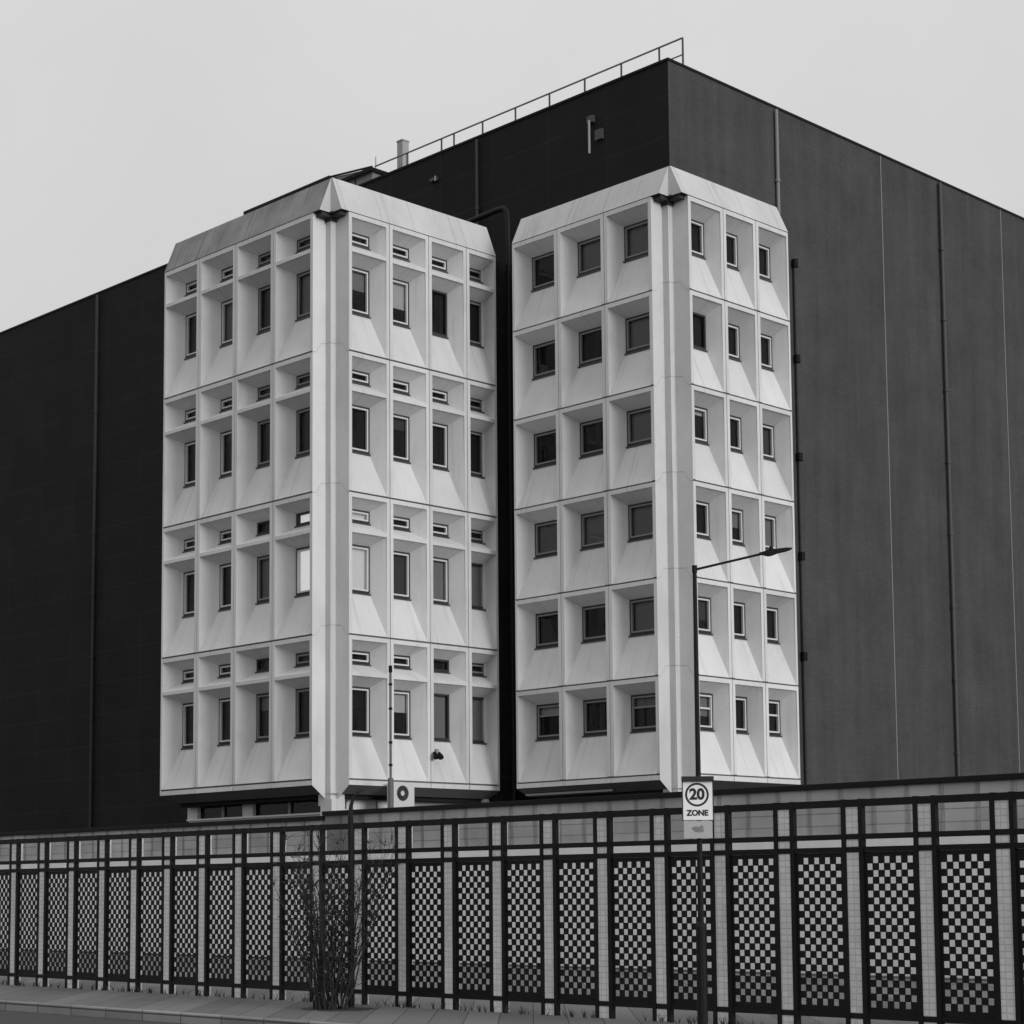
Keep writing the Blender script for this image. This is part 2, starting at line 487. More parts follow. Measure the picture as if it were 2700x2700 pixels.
def window(tower, F, wa, wc, wt, wb, sp, rb):
    e = .003
    b = MB()
    fm = M['framegrey'] if sp.get('grey') else M['frame']
    gk = .05
    rect_ring(b, F, wa+e, wc-e, wt-e, wb+.05, gk, DEP+.012, DEP+.095, 1)
    if not sp.get('dark'):
        rect_ring(b, F, wa+e+gk, wc-e-gk, wt-e-gk, wb+.05+gk, .042, DEP+.002, DEP+.09, 0)
    if sp.get('transom'):
        zt = wt-(wt-wb)*sp['transom']
        p0, p1 = wa+gk+.05, wc-gk-.05
        b.hexa([F.p(p0, zt-.025, DEP+.025), F.p(p1, zt-.025, DEP+.025), F.p(p1, zt-.025, DEP+.085), F.p(p0, zt-.025, DEP+.085),
                F.p(p0, zt+.025, DEP+.025), F.p(p1, zt+.025, DEP+.025), F.p(p1, zt+.025, DEP+.085), F.p(p0, zt+.025, DEP+.085)], 0)
    f = b.build('window', [fm, M['gasket_shade']], tower)
    b = MB(); q = [F.p(wa+.03, wb+.06, DEP+.06), F.p(wc-.03, wb+.06, DEP+.06), F.p(wc-.03, wt-.02, DEP+.06), F.p(wa+.03, wt-.02, DEP+.06)]
    b.face(q[::-1] if F.k == 'A' else q)
    b.build('pane', M['glass'], f)
    b = MB()
    h = .05
    b.hexa([F.p(wa-.015, wb-.012, DEP-.035), F.p(wc+.015, wb-.012, DEP-.035), F.p(wc+.015, wb-.012, DEP+.1), F.p(wa-.015, wb-.012, DEP+.1),
            F.p(wa-.015, wb+.028, DEP-.035), F.p(wc+.015, wb+.028, DEP-.035), F.p(wc+.015, wb+.047, DEP+.1), F.p(wa-.015, wb+.047, DEP+.1)])
    b.build('sill', M['sill'], f)
    if sp.get('curtain'):
        b = MB(); n = 18; a0, a1 = wa+.06, wc-.06
        if sp['curtain'] == 'half': a0 = wa+.5*(wc-wa)
        for q in range(n):
            s0 = a0+(a1-a0)*q/n; s1 = a0+(a1-a0)*(q+1)/n
            d0 = DEP+.2+.03*math.sin(q*2.1); d1 = DEP+.2+.03*math.sin((q+1)*2.1)
            b.face([F.p(s0, wb+.06, d0), F.p(s1, wb+.06, d1), F.p(s1, wt-.05, d1), F.p(s0, wt-.05, d0)])
        b.build('curtain', M['curtain'], f)
    if sp.get('blind'):
        b = MB(); zb = wt-(wt-wb)*sp['blind']
        p = [F.p(wa+.05, max(zb, wb+.06), DEP+.13), F.p(wc-.05, max(zb, wb+.06), DEP+.13), F.p(wc-.05, wt-.04, DEP+.13), F.p(wa+.05, wt-.04, DEP+.13)]
        b.face(p)
        b.build('blind', M[sp.get('bm', 'blind')], f)

def tower(label, X, Y, A, B, storey, n, openings, wA, wB, caph, spA, spB, seed, worn):
    root = empty('office_tower', (X, Y, GZ), label, 'building', None)
    FA, FB = Face(X, Y, 'A'), Face(X, Y, 'B')
    facade(root, FA, Q0, A[0], A[1], storey, n, openings, wA, seed, spA)
    facade(root, FB, P0, B[0], B[1], storey, n, openings, wB, seed+1, spB)
    ea, eb = A[1], B[1]
    # corner column in the notch, with a wider base
    b = MB()
    b.box((X-Q0-.3, Y+CP, -.60), (X-CQ, Y+P0+.3, TOP+.05))
    for k in range(1, n):
        z = TOP-storey*k+.37
        b.box((X-Q0+.005, Y+CP-.003, z-.012), (X-CQ+.003, Y+P0-.005, z+.012), 1)
    b.build('corner_column', [M['column'], M['joint']], root)
    b = MB()
    b.box((X-.92, Y+.42, GZ), (X-.45, Y+.88, -.425))
    b.build('column_base', M['column'], root)
    # roof slab and dark core behind the glass
    b = MB()
    b.face([(X-ea, Y+.3, TOP+.08), (X-.3, Y+.3, TOP+.08), (X-.3, Y+eb, TOP+.08), (X-ea, Y+eb, TOP+.08)])
    b.build('roof', M['roofgrey'], root)
    b = MB()
    b.box((X-ea+.17, Y+.60, -.4), (X-.60, Y+eb-.17, TOP))
    b.build('interior', M['room'], root)
    # side and back walls
    b = MB()
    b.box((X-ea+.001, Y+.45, -.285), (X-ea+.16, Y+eb-.001, TOP+.07)); b.box((X-ea+.161, Y+eb-.16, -.42), (X-.45, Y+eb-.001, TOP+.07))
    b.build('side_wall', M['concrete'], root)
    # sloping parapet cap with its notch at the corner
    z0, z1 = TOP+.085, TOP+.085+caph
    m = .38; nq, np_ = .45, .38; o = .012
    b = MB()
    def a(s, d, z): return FA.p(s, z, d)
    b.face([a(nq, -o, z0), a(ea, -o, z0), a(ea, m, z1), a(nq, m, z1)], 1 if worn else 0)
    b.face([FB.p(np_, z0, -o), FB.p(eb, z0, -o), FB.p(eb, z1, m), FB.p(np_, z1, m)], 3)
    b.face([a(nq, -o, z0), a(nq, m, z1), a(nq, np_, z1), a(nq, np_, z0)])
    b.face([FB.p(np_, z0, -o), FB.p(np_, z1, m), FB.p(np_, z1, nq), FB.p(np_, z0, nq)])
    b.face([a(ea, -o, z0), a(ea, .6, z0), a(ea, .6, z1), a(ea, m, z1)])
    b.face([FB.p(eb, z0, -o), FB.p(eb, z0, .6), FB.p(eb, z1, .6), FB.p(eb, z1, m)])
    # top strips, and an underside coloured dark as the shade below the cap
    b.face([a(nq, m, z1), a(ea, m, z1), a(ea, .62, z1), a(nq, .62, z1)])
    b.face([FB.p(np_, z1, m), FB.p(eb, z1, m), FB.p(eb, z1, .62), FB.p(np_, z1, .62)])
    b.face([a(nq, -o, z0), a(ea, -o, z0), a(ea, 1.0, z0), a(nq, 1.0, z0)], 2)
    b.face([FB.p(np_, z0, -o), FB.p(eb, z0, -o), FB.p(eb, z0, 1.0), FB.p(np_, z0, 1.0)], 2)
    b.face([a(.5, .62, z1), a(ea, .62, z1), a(ea, .62, z0), a(.5, .62, z0)])
    b.face([FB.p(.5, z1, .62), FB.p(eb, z1, .62), FB.p(eb, z0, .62), FB.p(.5, z0, .62)])
    cap = b.build('parapet_cap', [M['cap'], M['cap_worn'], M['gasket_shade'], M['cap_b']], root)
    jb = MB()
    def cj(F, s, w=.018):
        e = .004
        jb.face([F.p(s-w/2, z0, -o-e), F.p(s+w/2, z0, -o-e), F.p(s+w/2, z1, m-e), F.p(s-w/2, z1, m-e)])
    for s in A[0][::2]: cj(FA, s+.03)
    for s in B[0][::2]: cj(FB, s+.02)
    jb.build('cap_joint', M['cap_joint'], cap)
    # dark boxes painted as the shadow in the gap under the notched cap
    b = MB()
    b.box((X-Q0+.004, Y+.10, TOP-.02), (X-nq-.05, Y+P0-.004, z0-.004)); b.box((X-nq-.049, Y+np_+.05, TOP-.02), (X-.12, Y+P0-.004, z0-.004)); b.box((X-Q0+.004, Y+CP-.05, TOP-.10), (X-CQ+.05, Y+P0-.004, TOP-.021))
    b.build('gap_shade', M['gasket_shade'], root)
    return root, FA, FB

LA, LB = ([2.53, 4.31, 6.09], 7.87), ([2.115, 3.585, 5.055], 6.24)
opL = [(.055, .925, .273, .66), (1.025, 3.79, 1.255, 2.605)]
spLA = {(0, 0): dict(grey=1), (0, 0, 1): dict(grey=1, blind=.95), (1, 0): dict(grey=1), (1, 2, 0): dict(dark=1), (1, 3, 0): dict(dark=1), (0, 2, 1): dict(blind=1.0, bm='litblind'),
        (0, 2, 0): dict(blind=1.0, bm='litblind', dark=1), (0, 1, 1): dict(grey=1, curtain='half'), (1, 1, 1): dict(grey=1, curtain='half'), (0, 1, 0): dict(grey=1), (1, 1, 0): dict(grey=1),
        (1, 2, 1): dict(grey=1, blind=1.), (0, 3, 1): dict(grey=1, curtain='half'), (1, 3, 1): dict(grey=1, blind=.35), (0, 3, 0): dict(grey=1)}
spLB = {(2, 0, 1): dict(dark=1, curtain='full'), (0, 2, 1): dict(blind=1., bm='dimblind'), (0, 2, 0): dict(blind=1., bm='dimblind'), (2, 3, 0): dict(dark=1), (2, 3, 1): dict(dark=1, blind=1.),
        (3, 3, 1): dict(dark=1, blind=1.), (3, 2, 1): dict(dark=1, blind=1.), (0, 1, 1): dict(curtain='half'), (3, 0): dict(grey=1), (3, 1): dict(grey=1), (3, 2): dict(grey=1), (3, 3): dict(grey=1)}
LT, LFA, LFB = tower('pale concrete office block with four tall storeys, slot windows above its narrow windows', 0, 0, LA, LB, 3.9, 4, opL, .86, .80, .98, spLA, spLB, 3, True)
XR, YR = 7.2067, 5.8306
RA, RB = ([2.50, 4.29], 6.10), ([2.13, 3.56], 5.03)
opR = [(.055, 2.50, .305, 1.32)]
spRA = {}
for k in range(6):
    for i in range(3): spRA[(i, k)] = dict(grey=1)
spRA[(2, 5)] = dict(grey=1, transom=.32); spRA[(0, 5)] = dict(grey=1, transom=.34)
for q in ((0, 0), (0, 1), (0, 2), (1, 0), (0, 3)): spRA[q] = dict(grey=1, blind=1.)
spRB = {(0, 1): dict(dark=1), (0, 5): dict(transom=.4), (2, 5): dict(transom=.42), (2, 3): dict(blind=1.), (1, 3): dict(blind=.5)}
RT, RFA, RFB = tower('pale concrete office block with six low storeys and one plain window per bay', XR, YR, RA, RB, 2.6, 6, opR, 1.08, .96, .84, spRA, spRB, 11, False)

# dark roof-edge trim along the top of the weathered parapet
b = MB(); b.box((-4.45, .375, TOP+.085+.983), (-.52, .70, TOP+.085+1.08)); b.build('roof_edge_trim', M['darkmetal'], LT)

# recessed ground storeys
b = MB(); b.box((-7.8, 1.22, -.76), (-1.3, 1.4, -.2)); b.build('ground_floor_interior', M['room'], LT)
b = MB()
b.box((-7.8, .98, GZ), (-.98, 1.2, -.75))
b.build('ground_floor_wall', M['concrete'], LT)
b = MB(); b.face([(-7.8, 1.06, -.75), (-.98, 1.06, -.75), (-.98, 1.06, -.3), (-7.8, 1.06, -.3)]); gw = b.build('ground_floor_window', M['glass'], LT)
b = MB()
for x0, x1 in ((-5.1, -4.62), (-7.8, -7.3)): b.box((x0, .93, -.75), (x1, 1.05, -.295))
b.build('pier', M['concrete'], LT)
b = MB()
for x in (-3.08, -6.2, -1.5): b.box((x, 1.0, -.735), (x+.1, 1.05, -.295))
b.build('mullion', M['framegrey'], gw)
b = MB(); b.box((-7.8, .90, -.79), (-1.0, .975, -.745)); b.build('ground_floor_sill', M['white'], LT)
b = MB(); b.box((-1.25, .95, GZ), (-.96, 6.2, -.3)); b.build('ground_floor_wall', M['white'], LT)
b = MB()
b.box((-.955, 3.2, -.70), (-.90, 6.1, -.40)); b.build('fascia_rail', M['greymetal'], LT)
for y, z in ((1.3, -.66), (2.4, -.9)):
    b = MB(); b.box((-.957, y, z), (-.93, y+.04, -.42)); b.build('cover_strip', M['sealant'], LT)
b = MB(); b.box((XR-6.0, YR+.95, GZ), (XR-.95, YR+4.9, -.2)); b.build('ground_floor_wall', M['room'], RT)
b = MB(); b.box((XR-6.0, YR+.25, -.27), (XR-2.7, YR+.30, -.215), 0); b.build('lighting_trunking', M['greymetal'], RT)

# ------------------------------------------------------------------ the dark block behind
DX, DY, DZ = 5.281, 8.0, 20.55
db = empty('dark_building', (DX, DY, GZ), 'tall windowless black building standing behind both pale blocks', 'building')
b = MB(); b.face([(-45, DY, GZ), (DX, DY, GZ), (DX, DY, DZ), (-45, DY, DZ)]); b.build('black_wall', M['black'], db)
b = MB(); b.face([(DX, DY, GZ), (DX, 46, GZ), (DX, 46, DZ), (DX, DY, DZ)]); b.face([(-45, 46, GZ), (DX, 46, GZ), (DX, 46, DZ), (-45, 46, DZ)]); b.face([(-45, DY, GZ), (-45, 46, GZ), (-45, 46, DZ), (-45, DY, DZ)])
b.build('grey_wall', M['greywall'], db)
b = MB(); b.face([(-45, DY, DZ-.1), (DX, DY, DZ-.1), (DX, 46, DZ-.1), (-45, 46, DZ-.1)]); b.build('roof', M['roofgrey'], db)
b = MB(); b.box((-45, DY-.03, DZ-.02), (DX+.03, DY+.3, DZ+.05)); b.box((DX-.3, DY+.301, DZ-.02), (DX+.03, 46, DZ+.05)); b.build('parapet_coping', M['darkmetal'], db)
b = MB(); b.box((-7.6, 6.25, GZ), (-.06, DY-.01, TOP-.02)); b.build('link_wall', M['black'], db)
def pipe(x, y, z0, z1, r, m, name='downpipe'):
    b = MB(); b.tube([(x, y, z0), (x, y, z1)], r, 10)
    z = z0+1.0
    while z < z1: b.tube([(x, y, z), (x, y, z+.08)], r*1.45, 10); z += 2.4
    return b.build(name, m, db)
M['pipegrey'] = mat('grey_pipe', .07, .6, .3)
M['pipedark'] = mat('dark_pipe', .035, .6, .3)
M['pipepale'] = mat('pale_pipe', .22, .6, .3)
pipe(-2.55, DY-.08, 10, DZ-.1, .045, M['pipedark'])
pipe(-16.4, DY-.08, GZ, DZ-.1, .06, M['pipedark'])
pipe(-24.2, DY-.08, GZ, DZ-.1, .06, M['pipedark'])
pipe(DX+.08, 12.88, 10, DZ-.1, .055, M['pipepale'])
for y in (18.4, 25.6, 32.8):
    b = MB(); b.box((DX+.001, y-.02, GZ), (DX+.012, y+.02, DZ-.03)); b.build('movement_joint', M['sealant'], db)
pipe(DX+.09, 21.7, GZ, DZ-.1, .06, M['pipegrey'])
b = MB(); b.tube([(DX+.07, 13.62, GZ), (DX+.07, 13.62, 16.)], .05, 10); b.build('downpipe', M['greywall'], db)
for z in (15.85, 12.9, 9.9, 6.9, 3.9):
    b = MB(); b.tube([(DX+.09, 13.62, z-.12), (DX+.09, 13.62, z+.12)], .10, 10); b.build('pipe_collar', M['darkmetal'], db)

b = MB(); b.tube([(-3.6, 6.8, 17.25), (-.45, 6.8, 17.36), (-.2, 6.8, 17.34), (-.06, 6.8, 17.2), (-.03, 6.8, 16.9), (.02, 6.8, -1.0), (.02, 6.8, GZ)], .085, 14)
o = b.build('drain_pipe', M['blackpaint'], None, smooth=False, loc=(0, 6.8, GZ)); tag(o, 'black drain pipe bending down into the dark gap between the pale blocks', 'pipe')
for z in (-1, 4., 8., 12., 15.5):
    b = MB(); b.box((-.08, 6.78, z-.05), (.12, 7.6, z+.05)); b.build('pipe_bracket', M['blackpaint'], o)

t = empty('wall_light', (2.32, DY, 18.9), 'bulkhead light beside a pale vertical bar high on the black wall', 'lamp', 'lights on the black wall')
b = MB(); b.tube([(2.32, DY-.14, 18.6), (2.32, DY-.14, 19.6)], .035, 8); b.build('tube', M['greymetal'], t)
b = MB(); b.box((2.2, DY-.12, 19.55), (2.44, DY, 19.75)); b.build('bracket', M['pipegrey'], t)
b = MB(); b.box((2.5, DY-.1, 18.95), (2.78, DY, 19.25)); b.build('housing', M['pipegrey'], t)
t = empty('wall_light', (-4.58, DY, 19.6), 'tiny pale lamp box on the black wall below the roof railing', 'lamp', 'lights on the black wall')
b = MB(); b.box((-4.72, DY-.10, 19.68), (-4.42, DY, 19.78)); b.build('housing', M['pipegrey'], t)
b = MB(); b.box((-4.48, DY-.12, 19.64), (-4.42, DY-.101, 19.80)); b.build('lens', M['greymetal'], t)

# roofscape
pr = empty('plant_room', (-9.8, 9, DZ-.1), 'grey rooftop plant room with a sloping dark edged roof behind the left parapet', 'building')
b = MB(); b.box((-11.1, 9.0, DZ-.09), (-8.85, 12, DZ+.92)); b.build('wall', M['shedgrey'], pr)
b = MB()
b.hexa([(-11.15, 8.92, DZ+.925), (-8.8, 8.92, DZ+.925), (-8.8, 12.1, DZ+.925), (-11.15, 12.1, DZ+.925), (-11.15, 8.96, DZ+1.30), (-8.8, 8.96, DZ+1.0), (-8.8, 12.05, DZ+1.0), (-11.15, 12.05, DZ+1.30)])
b.build('roof', M['shedgrey'], pr)
b = MB(); b.box((-11.16, 8.86, DZ+.90), (-8.74, 8.915, DZ+1.02)); b.box((-8.795, 8.916, DZ+.90), (-8.74, 12.1, DZ+1.02))
b.bar((-11.16, 8.92, DZ+1.32), (-8.76, 8.92, DZ+1.04), .06, .05); b.build('roof_trim', M['darkmetal'], pr)
b = MB(); b.box((-9.75, 8.975, DZ), (-9.72, 8.998, DZ+.89)); b.build('panel_joint', M['darkmetal'], pr)
t = empty('chimney_stack', (-7.9, 9.6, DZ-.1), 'square grey flue stack standing behind the roof railing', 'chimney')
b = MB(); b.box((-8.02, 9.4, DZ-.09), (-7.74, 9.68, DZ+1.80)); b.build('flue', M['greymetal'], t)
b = MB(); b.box((-8.04, 9.38, DZ+1.805), (-7.72, 9.70, DZ+1.85)); b.build('cap', M['greymetal'], t)
o = MB(); o.tube([(-8.9, 9.2, DZ+.9), (-8.9, 9.2, DZ+1.5)], .02, 6); tag(o.build('antenna', M['greymetal'], None, loc=(-8.9, 9.2, DZ+.9)), 'thin aerial rod at the corner of the rooftop plant room', 'antenna')
rl = empty('roof_railing', (-6, 9, DZ-.1), 'thin metal safety railing along the roof edge of the black building', 'railing')
b = MB(); b.tube([(-8.7, 9, DZ+1.05), (5.0, 9, DZ+1.05)], .028, 8); b.build('top_rail', M['pipepale'], rl)
b = MB(); b.tube([(-8.7, 9, DZ+.55), (5.0, 9, DZ+.55)], .022, 8); b.build('mid_rail', M['pipepale'], rl)
for x in (-7.05, -5.35, -4.75, -3.4, -1.9, -.4, 1.1, 2.6, 4.1, 5.0):
    b = MB(); b.tube([(x, 9, DZ-.09), (x, 9, DZ+1.05)], .03, 8); b.build('post', M['pipegrey'], rl)

# ------------------------------------------------------------------ small things on and by the left block
t = empty('air_conditioner', (.3, 2.2, GZ), 'white outdoor air conditioning unit with round fan grille under the left block', 'air conditioner')
b = MB(); b.box((.16, 1.84, -.86), (.45, 2.58, .02)); b.build('casing', M['acwhite'], t, bevel=.015)
b = MB(); N = 32; cy_, cz_ = 2.15, -.27
for r0, r1, x in ((.17, .21, .455),):
    for k in range(N):
        a0, a1 = 2*math.pi*k/N, 2*math.pi*(k+1)/N
        b.face([(x, cy_+math.cos(a)*r, cz_+math.sin(a)*r) for a, r in ((a0, .07), (a1, .07), (a1, .2), (a0, .2))])
g_ = b.build('fan_opening', M['gasket_shade'], t)
b = MB()
for r in (.09, .12, .15, .18, .205):
    b.tube([(.462, cy_+math.cos(2*math.pi*k/24)*r, cz_+math.sin(2*math.pi*k/24)*r) for k in range(25)], .004, 5)
for k in range(8):
    a0 = math.pi*k/4; b.bar((.462, cy_+math.cos(a0)*.07, cz_+math.sin(a0)*.07), (.462, cy_+math.cos(a0)*.205, cz_+math.sin(a0)*.205), .006)
b.build('fan_grille', M['sill'], g_)
for y in (1.95, 2.47):
    b = MB(); b.box((.2, y, GZ), (.25, y+.05, -.862)); b.box((.36, y, GZ), (.41, y+.05, -.862)); b.build('stand_leg', M['greymetal'], t)
M['polegrey'] = mat('pole_grey', .13, .6, .3, var=.15, scale=5)
t = empty('mast', (1.0, 1.25, GZ), 'slim grey pole with a thicker lower half in front of the left block', 'pole')
b = MB(); b.tube([(1, 1.25, GZ), (1, 1.25, .08)], .075, 12); b.build('base', M['polegrey'], t)
b = MB(); b.tube([(1, 1.25, .081), (1, 1.25, 2.9)], .033, 10); b.build('shaft', M['polegrey'], t)
for z in (2.55, 1.0, 1.9, .4):
    b = MB(); b.tube([(1, 1.25, z), (1, 1.25, z+.06)], .05, 10); b.build('collar', M['darkmetal'], t)
b = MB(); b.tube([(1, 1.25, 2.9), (1, 1.25, 3.08)], .05, 10); b.build('cap', M['darkmetal'], t)
t = empty('floodlight', (.0, 3.77, .84), 'pair of small dark floodlights below a window of the left block', 'lamp')
b = MB(); b.box((-.02, 3.74, .86), (.08, 3.82, 1.02)); b.build('bracket', M['greymetal'], t)
for y in (3.66, 3.83):
    b = MB(); b.tube([(.06, y, .92), (.16, y-.03, .82), (.20, y-.04, .76)], [.04, .075, .08], 12); b.build('lamp_head', M['darkmetal'], t)

# ------------------------------------------------------------------ boundary wall and fence
bwl = empty('boundary_wall', (5, -3.1, GZ), 'long grey blockwork wall with a dark coping in front of the pale blocks', 'wall')
b = MB(); b.box((3.65, -3.1, GZ), (60, -2.85, -1.085)); b.box((-60, -3.05, GZ), (3.649, -2.85, -1.19)); b.build('blockwork', M['wallblock'], bwl)
M['stain'] = stain_joints(brick_mat('stained_blockwork', .17, .20, .14, .72, .225, .012, off=0, var=.4), .09, .72, .3)
b = MB(); b.box((3.65, -3.108, -1.979), (5.1, -3.1005, -1.09)); b.build('stained_panel', M['stain'], bwl)
b = MB(); b.box((3.6, -3.17, -1.085), (60, -2.78, -.985)); b.box((-60, -3.12, -1.19), (3.599, -2.8, -1.085)); b.build('coping', M['coping'], bwl, bevel=.01)
b = MB(); b.box((3.6, -3.17, GZ), (60, -3.103, -1.98)); b.box((-60, -3.12, GZ), (3.597, -3.053, -2.0)); b.build('rendered_base', M['render'], bwl)

fence = empty('metal_fence', (18, FY, GZ), 'black metal fence with chequered panels and pale posts along the street', 'fence')
SPC = .945; X_LAST = 26.085
Z1, Z2, Z3 = -1.957, -2.328, -2.471
b = MB(); b.box((-6, FY-.03, Z1-.04), (46, FY+.03, Z1+.04)); b.build('top_rail', M['blackpaint'], fence)
b = MB(); b.box((-6, FY-.025, Z2-.03), (46, FY+.025, Z2+.03)); b.build('middle_rail', M['blackpaint'], fence)
b = MB(); b.box((-6, FY-.025, Z3-.03), (46, FY+.025, Z3+.03)); b.build('lower_rail', M['blackpaint'], fence)
b = MB(); b.box((-6, FY-.025, GZ+.15), (46, FY+.025, GZ+.21)); b.build('bottom_rail', M['blackpaint'], fence)
CELL = .078
pan = None
def grille(x0, x1):
    b = MB(); n = 8; c = (x1-x0-.06)/n
    rows = int((Z3-.03-GZ-.21-.06)/c)
    zt = Z3-.03
    b.box((x0, FY-.008, zt-.05), (x1, FY+.008, zt-.001))
    for r in range(rows):
        for k in range(n):
            if (r+k) % 2 == 0:
                e = c*.03
                b.box((x0+.03+k*c-e, FY-.006, zt-.05-(r+1)*c-e), (x0+.03+(k+1)*c+e, FY+.006, zt-.05-r*c+e))
    b.box((x0, FY-.008, GZ+.211), (x0+.03, FY+.008, zt-.05)); b.box((x1-.03, FY-.008, GZ+.211), (x1, FY+.008, zt-.05))
    b.box((x0+.03, FY-.008, GZ+.211), (x1-.03, FY+.008, zt-.05-rows*c))
    return b
for k in range(-20, 7):
    xc = X_LAST+k*SPC
    for sx in (-1, 1):
        xb = xc+sx*.115
        b = MB(); b.box((xb-.028, FY-.033, GZ), (xb+.028, FY+.033, Z1+.045)); b.build('bar', M['blackpaint'], fence)
    b = MB(); b.box((xc-.085, FY-.02, GZ), (xc+.085, FY+.10, Z1-.041)); b.build('post', M['post'], fence)
    if pan is None:
        g_ = grille(xc+.144, xc+SPC-.144); pan = g_.build('chequer_panel', M['blackpaint'], fence); px0 = xc
    else:
        o = pan.copy(); sc.collection.objects.link(o); o.parent = fence; o.location = (xc-px0, 0, 0)

# weeds along the foot of the fence
rw = random.Random(9)
b = MB()
for k in range(260):
    c = Vector((rw.uniform(6, 32), FY-.06-abs(rw.gauss(0, .05)), GZ))
    for q in range(rw.randint(4, 9)):
        a_ = rw.uniform(0, 2*math.pi); h = rw.uniform(.03, .14); d = Vector((math.cos(a_), math.sin(a_), 0))
        t_ = c+d*h*.5+Vector((0, 0, h)); n_ = Vector((-d.y, d.x, 0))*.006
        b.face([c-n_, c+n_, t_])
tag(b.build('weeds', M['leaf']), kind='stuff')

# ------------------------------------------------------------------ street lamp and sign
LX, LY = 26.80, -16.86
sl_ = empty('street_lamp', (LX, LY, GZ), 'slender black street lamp with one slightly raised arm over the fence', 'street lamp')
b = MB(); b.tube([(LX, LY, GZ), (LX, LY, GZ+1.2), (LX, LY, GZ+1.25), (LX, LY, .46)], [.055, .055, .031, .022], 12); b.tube([(LX, LY, .40), (LX, LY, .475)], .028, 12)
b.build('column', M['blackpaint'], sl_)
b = MB(); d_ = Vector((.7033, .7108, 0)); p0 = Vector((LX, LY, .43)); p1 = p0+d_*.72+Vector((0, 0, .165))
b.tube([p0, p1], .013, 10); b.build('arm', M['blackpaint'], sl_)
b = MB()
pts = [(-.04, .0, .022), (.0, .004, .034), (.06, .008, .052), (.10, .014, .05), (.16, .03, .036), (.24, .042, .027), (.30, .05, .012)]
side = Vector((-.7108, .7033, 0)); prev = None
for u, z, hh in pts:
    c = p1+d_*u+Vector((0, 0, z)); ww = .075 if u > .05 else .035
    if u > .28: ww = .045
    ring = [c-side*ww+Vector((0, 0, -hh*.55)), c+side*ww+Vector((0, 0, -hh*.55)), c+side*ww*.7+Vector((0, 0, hh*.45)), c-side*ww*.7+Vector((0, 0, hh*.45))]
    if prev is not None: b.hexa([prev[0], prev[1], prev[2], prev[3], ring[0], ring[1], ring[2], ring[3]])
    prev = ring
b.tube([p1+d_*.085+Vector((0, 0, .03)), p1+d_*.085+Vector((0, 0, .075))], .02, 8)
head = b.build('lamp_head', M['darkmetal'], sl_)

S0 = Vector((LX, LY, 0)) - Vector((fw.x, fw.y, 0)).normalized()*.075     # sign plane in front of the column
sdir = Vector((.7033, .7108, 0)).normalized(); sn = Vector((.7108, -.7033, 0)).normalized()
ctr = S0 - sdir*.016
sg = empty('road_sign', (ctr.x, ctr.y, -2.05), 'white rectangular 20 ZONE speed sign with dark top housing on the lamp column', 'sign')
def sbox(b, x0, x1, z0, z1, d0, d1, mi=0):
    p = []
    for z in (z0, z1):
        for x, d in ((x0, d0), (x1, d0), (x1, d1), (x0, d1)):
            q = ctr+sdir*x-sn*(-d); p.append((q.x, q.y, z))
    b.hexa(p, mi)
HW = .152
b = MB(); sbox(b, -HW, HW, -2.182, -1.785, -.012, 0); b.build('sign_plate', M['signface'], sg)
b = MB(); sbox(b, -HW-.012, HW+.012, -1.785, -1.735, -.03, .04); sbox(b, -HW-.010, -HW-.0005, -2.19, -1.786, -.012, .003); sbox(b, HW+.0005, HW+.010, -2.19, -1.786, -.012, .003); b.build('frame', M['signblack'], sg)
b = MB(); sbox(b, -HW+.004, HW-.006, -2.37, -2.192, -.012, -.001); b.build('lower_plate', M['signgrey'], sg)
b = MB(); sbox(b, -.03, .05, -2.15, -1.80, -.05, -.0125); sbox(b, -.03, .05, -2.33, -2.22, -.05, -.0125); b.build('clamp', M['darkmetal'], sg)
b = MB(); N = 48; rz = -1.922; r0, r1 = .101, .122
def sp_(x, z, d):
    q = ctr+sdir*x+sn*d; return (q.x, q.y, z)
for k in range(N):
    a0, a1 = 2*math.pi*k/N, 2*math.pi*(k+1)/N
    b.face([sp_(-.008+math.cos(a)*r, rz+math.sin(a)*r, .002) for a, r in ((a0, r0), (a1, r0), (a1, r1), (a0, r1))])
b.build('ring', M['signblack'], sg)
def text(body, size, x, z, d, m, name, off=.0):
    c = bpy.data.curves.new(name, 'FONT'); c.body = body; c.size = size; c.align_x = 'CENTER'; c.align_y = 'CENTER'; c.extrude = .0005; c.offset = off
    c.materials.append(m)
    o = bpy.data.objects.new(name, c); sc.collection.objects.link(o)
    me = bpy.data.meshes.new_from_object(o.evaluated_get(bpy.context.evaluated_depsgraph_get()))
    bpy.data.objects.remove(o); me.name = name
    if not me.materials: me.materials.append(m)
    o = bpy.data.objects.new(name, me); sc.collection.objects.link(o); o.parent = sg
    q = Vector(sp_(x, z, d)) - wloc(sg)
    o.matrix_local = Matrix(((sdir.x, 0, sn.x, q.x), (sdir.y, 0, sn.y, q.y), (0, 1, 0, q.z), (0, 0, 0, 1)))
    return o
text('20', .155, -.008, rz, .0025, M['signblack'], 'numeral', .006)
text('ZONE', .080, -.006, -2.112, .0025, M['signblack'], 'lettering', .0035)
M['smudge'] = mat('faded_print', .20, .7, .2, var=.5, scale=20)
b = MB()
for (x, z, a, c) in ((-.02, -2.27, .045, .022), (.01, -2.295, .05, .014), (.035, -2.265, .018, .03)):
    b.face([sp_(x+math.cos(2*math.pi*k/14)*a, z+math.sin(2*math.pi*k/14)*c, .0012+.0004*(x+.1)) for k in range(14)])
b.build('faded_emblem', M['smudge'], sg)

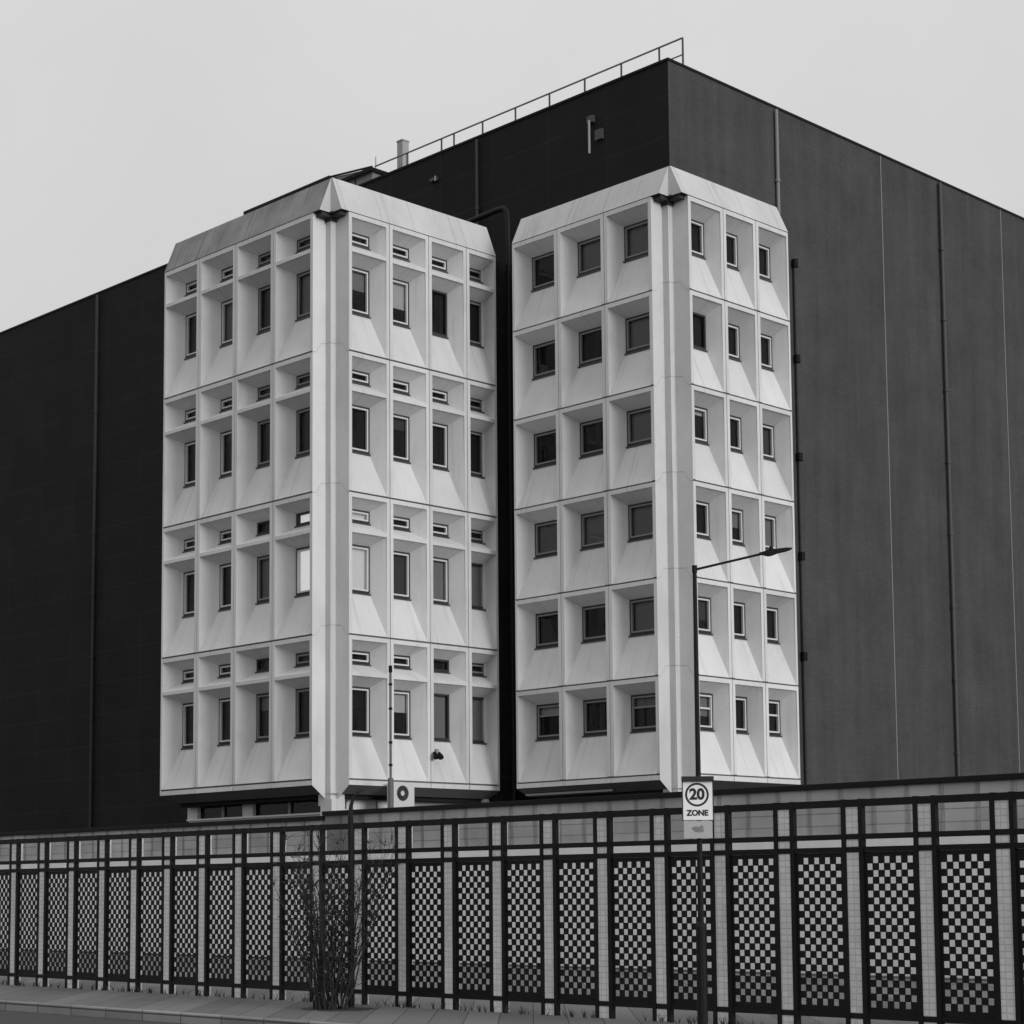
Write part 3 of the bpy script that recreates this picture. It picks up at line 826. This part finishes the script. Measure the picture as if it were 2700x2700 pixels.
# hooked black post in front of the fence
HX, HY = 18.98, -15.02
o = MB(); o.tube([(HX, HY, GZ), (HX, HY, -2.3), (HX+.002, HY-.01, -1.86), (HX+.006, HY-.005, -1.70), (HX+.03, HY+.02, -1.59), (HX+.08, HY+.06, -1.515), (HX+.115, HY+.09, -1.495)], [.045, .04, .037, .028, .018, .011, .006], 10)
tag(o.build('hooked_post', M['blackpaint'], None, loc=(HX, HY, GZ)), 'dark post with a hooked tip standing beside the twiggy bush at the fence', 'post')

# ------------------------------------------------------------------ bush against the fence
b = MB(); b.face([(19.1+math.cos(2*math.pi*k/20)*(.55+.09*math.sin(k*2.7)), -15.36+math.sin(2*math.pi*k/20)*(.42+.07*math.cos(k*1.9)), GZ+.004) for k in range(20)]); tag(b.build('soil', M['gravel']), kind='structure')
sh = empty('shrub', (19.0, -15.5, GZ), 'dark twiggy bush growing against the street side of the fence', 'shrub')
rs = random.Random(5)
bt, bl = MB(), MB()
def leafc(p, n, s):
    for _ in range(n):
        q = p+Vector((rs.gauss(0, .12), rs.gauss(0, .12), rs.gauss(0, .10)))
        a = Vector((rs.gauss(0, 1), rs.gauss(0, 1), rs.gauss(0, 1))).normalized(); c = a.cross(Vector((rs.gauss(0, 1), rs.gauss(0, 1), rs.gauss(0, 1)))).normalized()
        l = s*rs.uniform(.6, 1.3)
        bl.face([q-a*l, q+c*l*.45, q+a*l, q-c*l*.45])
R_ = Vector((.7033, .7108, 0)); D_ = Vector((.71, -.70, 0))
for k in range(44):
    ang = rs.uniform(0, 2*math.pi); rr = math.sqrt(rs.uniform(0, 1))
    cx_ = Vector((19.02, -15.46, GZ))+R_*(.02+rr*math.cos(ang)*.24)+D_*rr*math.sin(ang)*.24
    hgt = rs.uniform(1.6, 2.5)*(1-.12*rr)
    p = cx_.copy(); pts = [p.copy()]; lean = R_*(rs.gauss(0, .10)+math.cos(ang)*.16)+D_*rs.gauss(0, .15)
    for q in range(7):
        p = p+Vector((lean.x+rs.gauss(0, .12), lean.y+rs.gauss(0, .12), 1))*hgt/7
        pts.append(p.copy())
        for _ in range(5 if q > 1 else 2):
            e = p+Vector((rs.gauss(0, .10), rs.gauss(0, .10), rs.uniform(.02, .24)))
            bt.tube([p, (p+e)/2+Vector((rs.gauss(0, .02), rs.gauss(0, .02), .02)), e], [.005, .0035, .0015], 3, cap=False)
            hh = (e.z-GZ)/2.5
            if rs.random() > .4+hh*.7: leafc(e, 5, .022)
    bt.tube(pts, [.015-.0017*i for i in range(8)], 4, cap=False)
bt.build('stem', M['bark'], sh); bl.build('foliage', M['leaf'], sh)
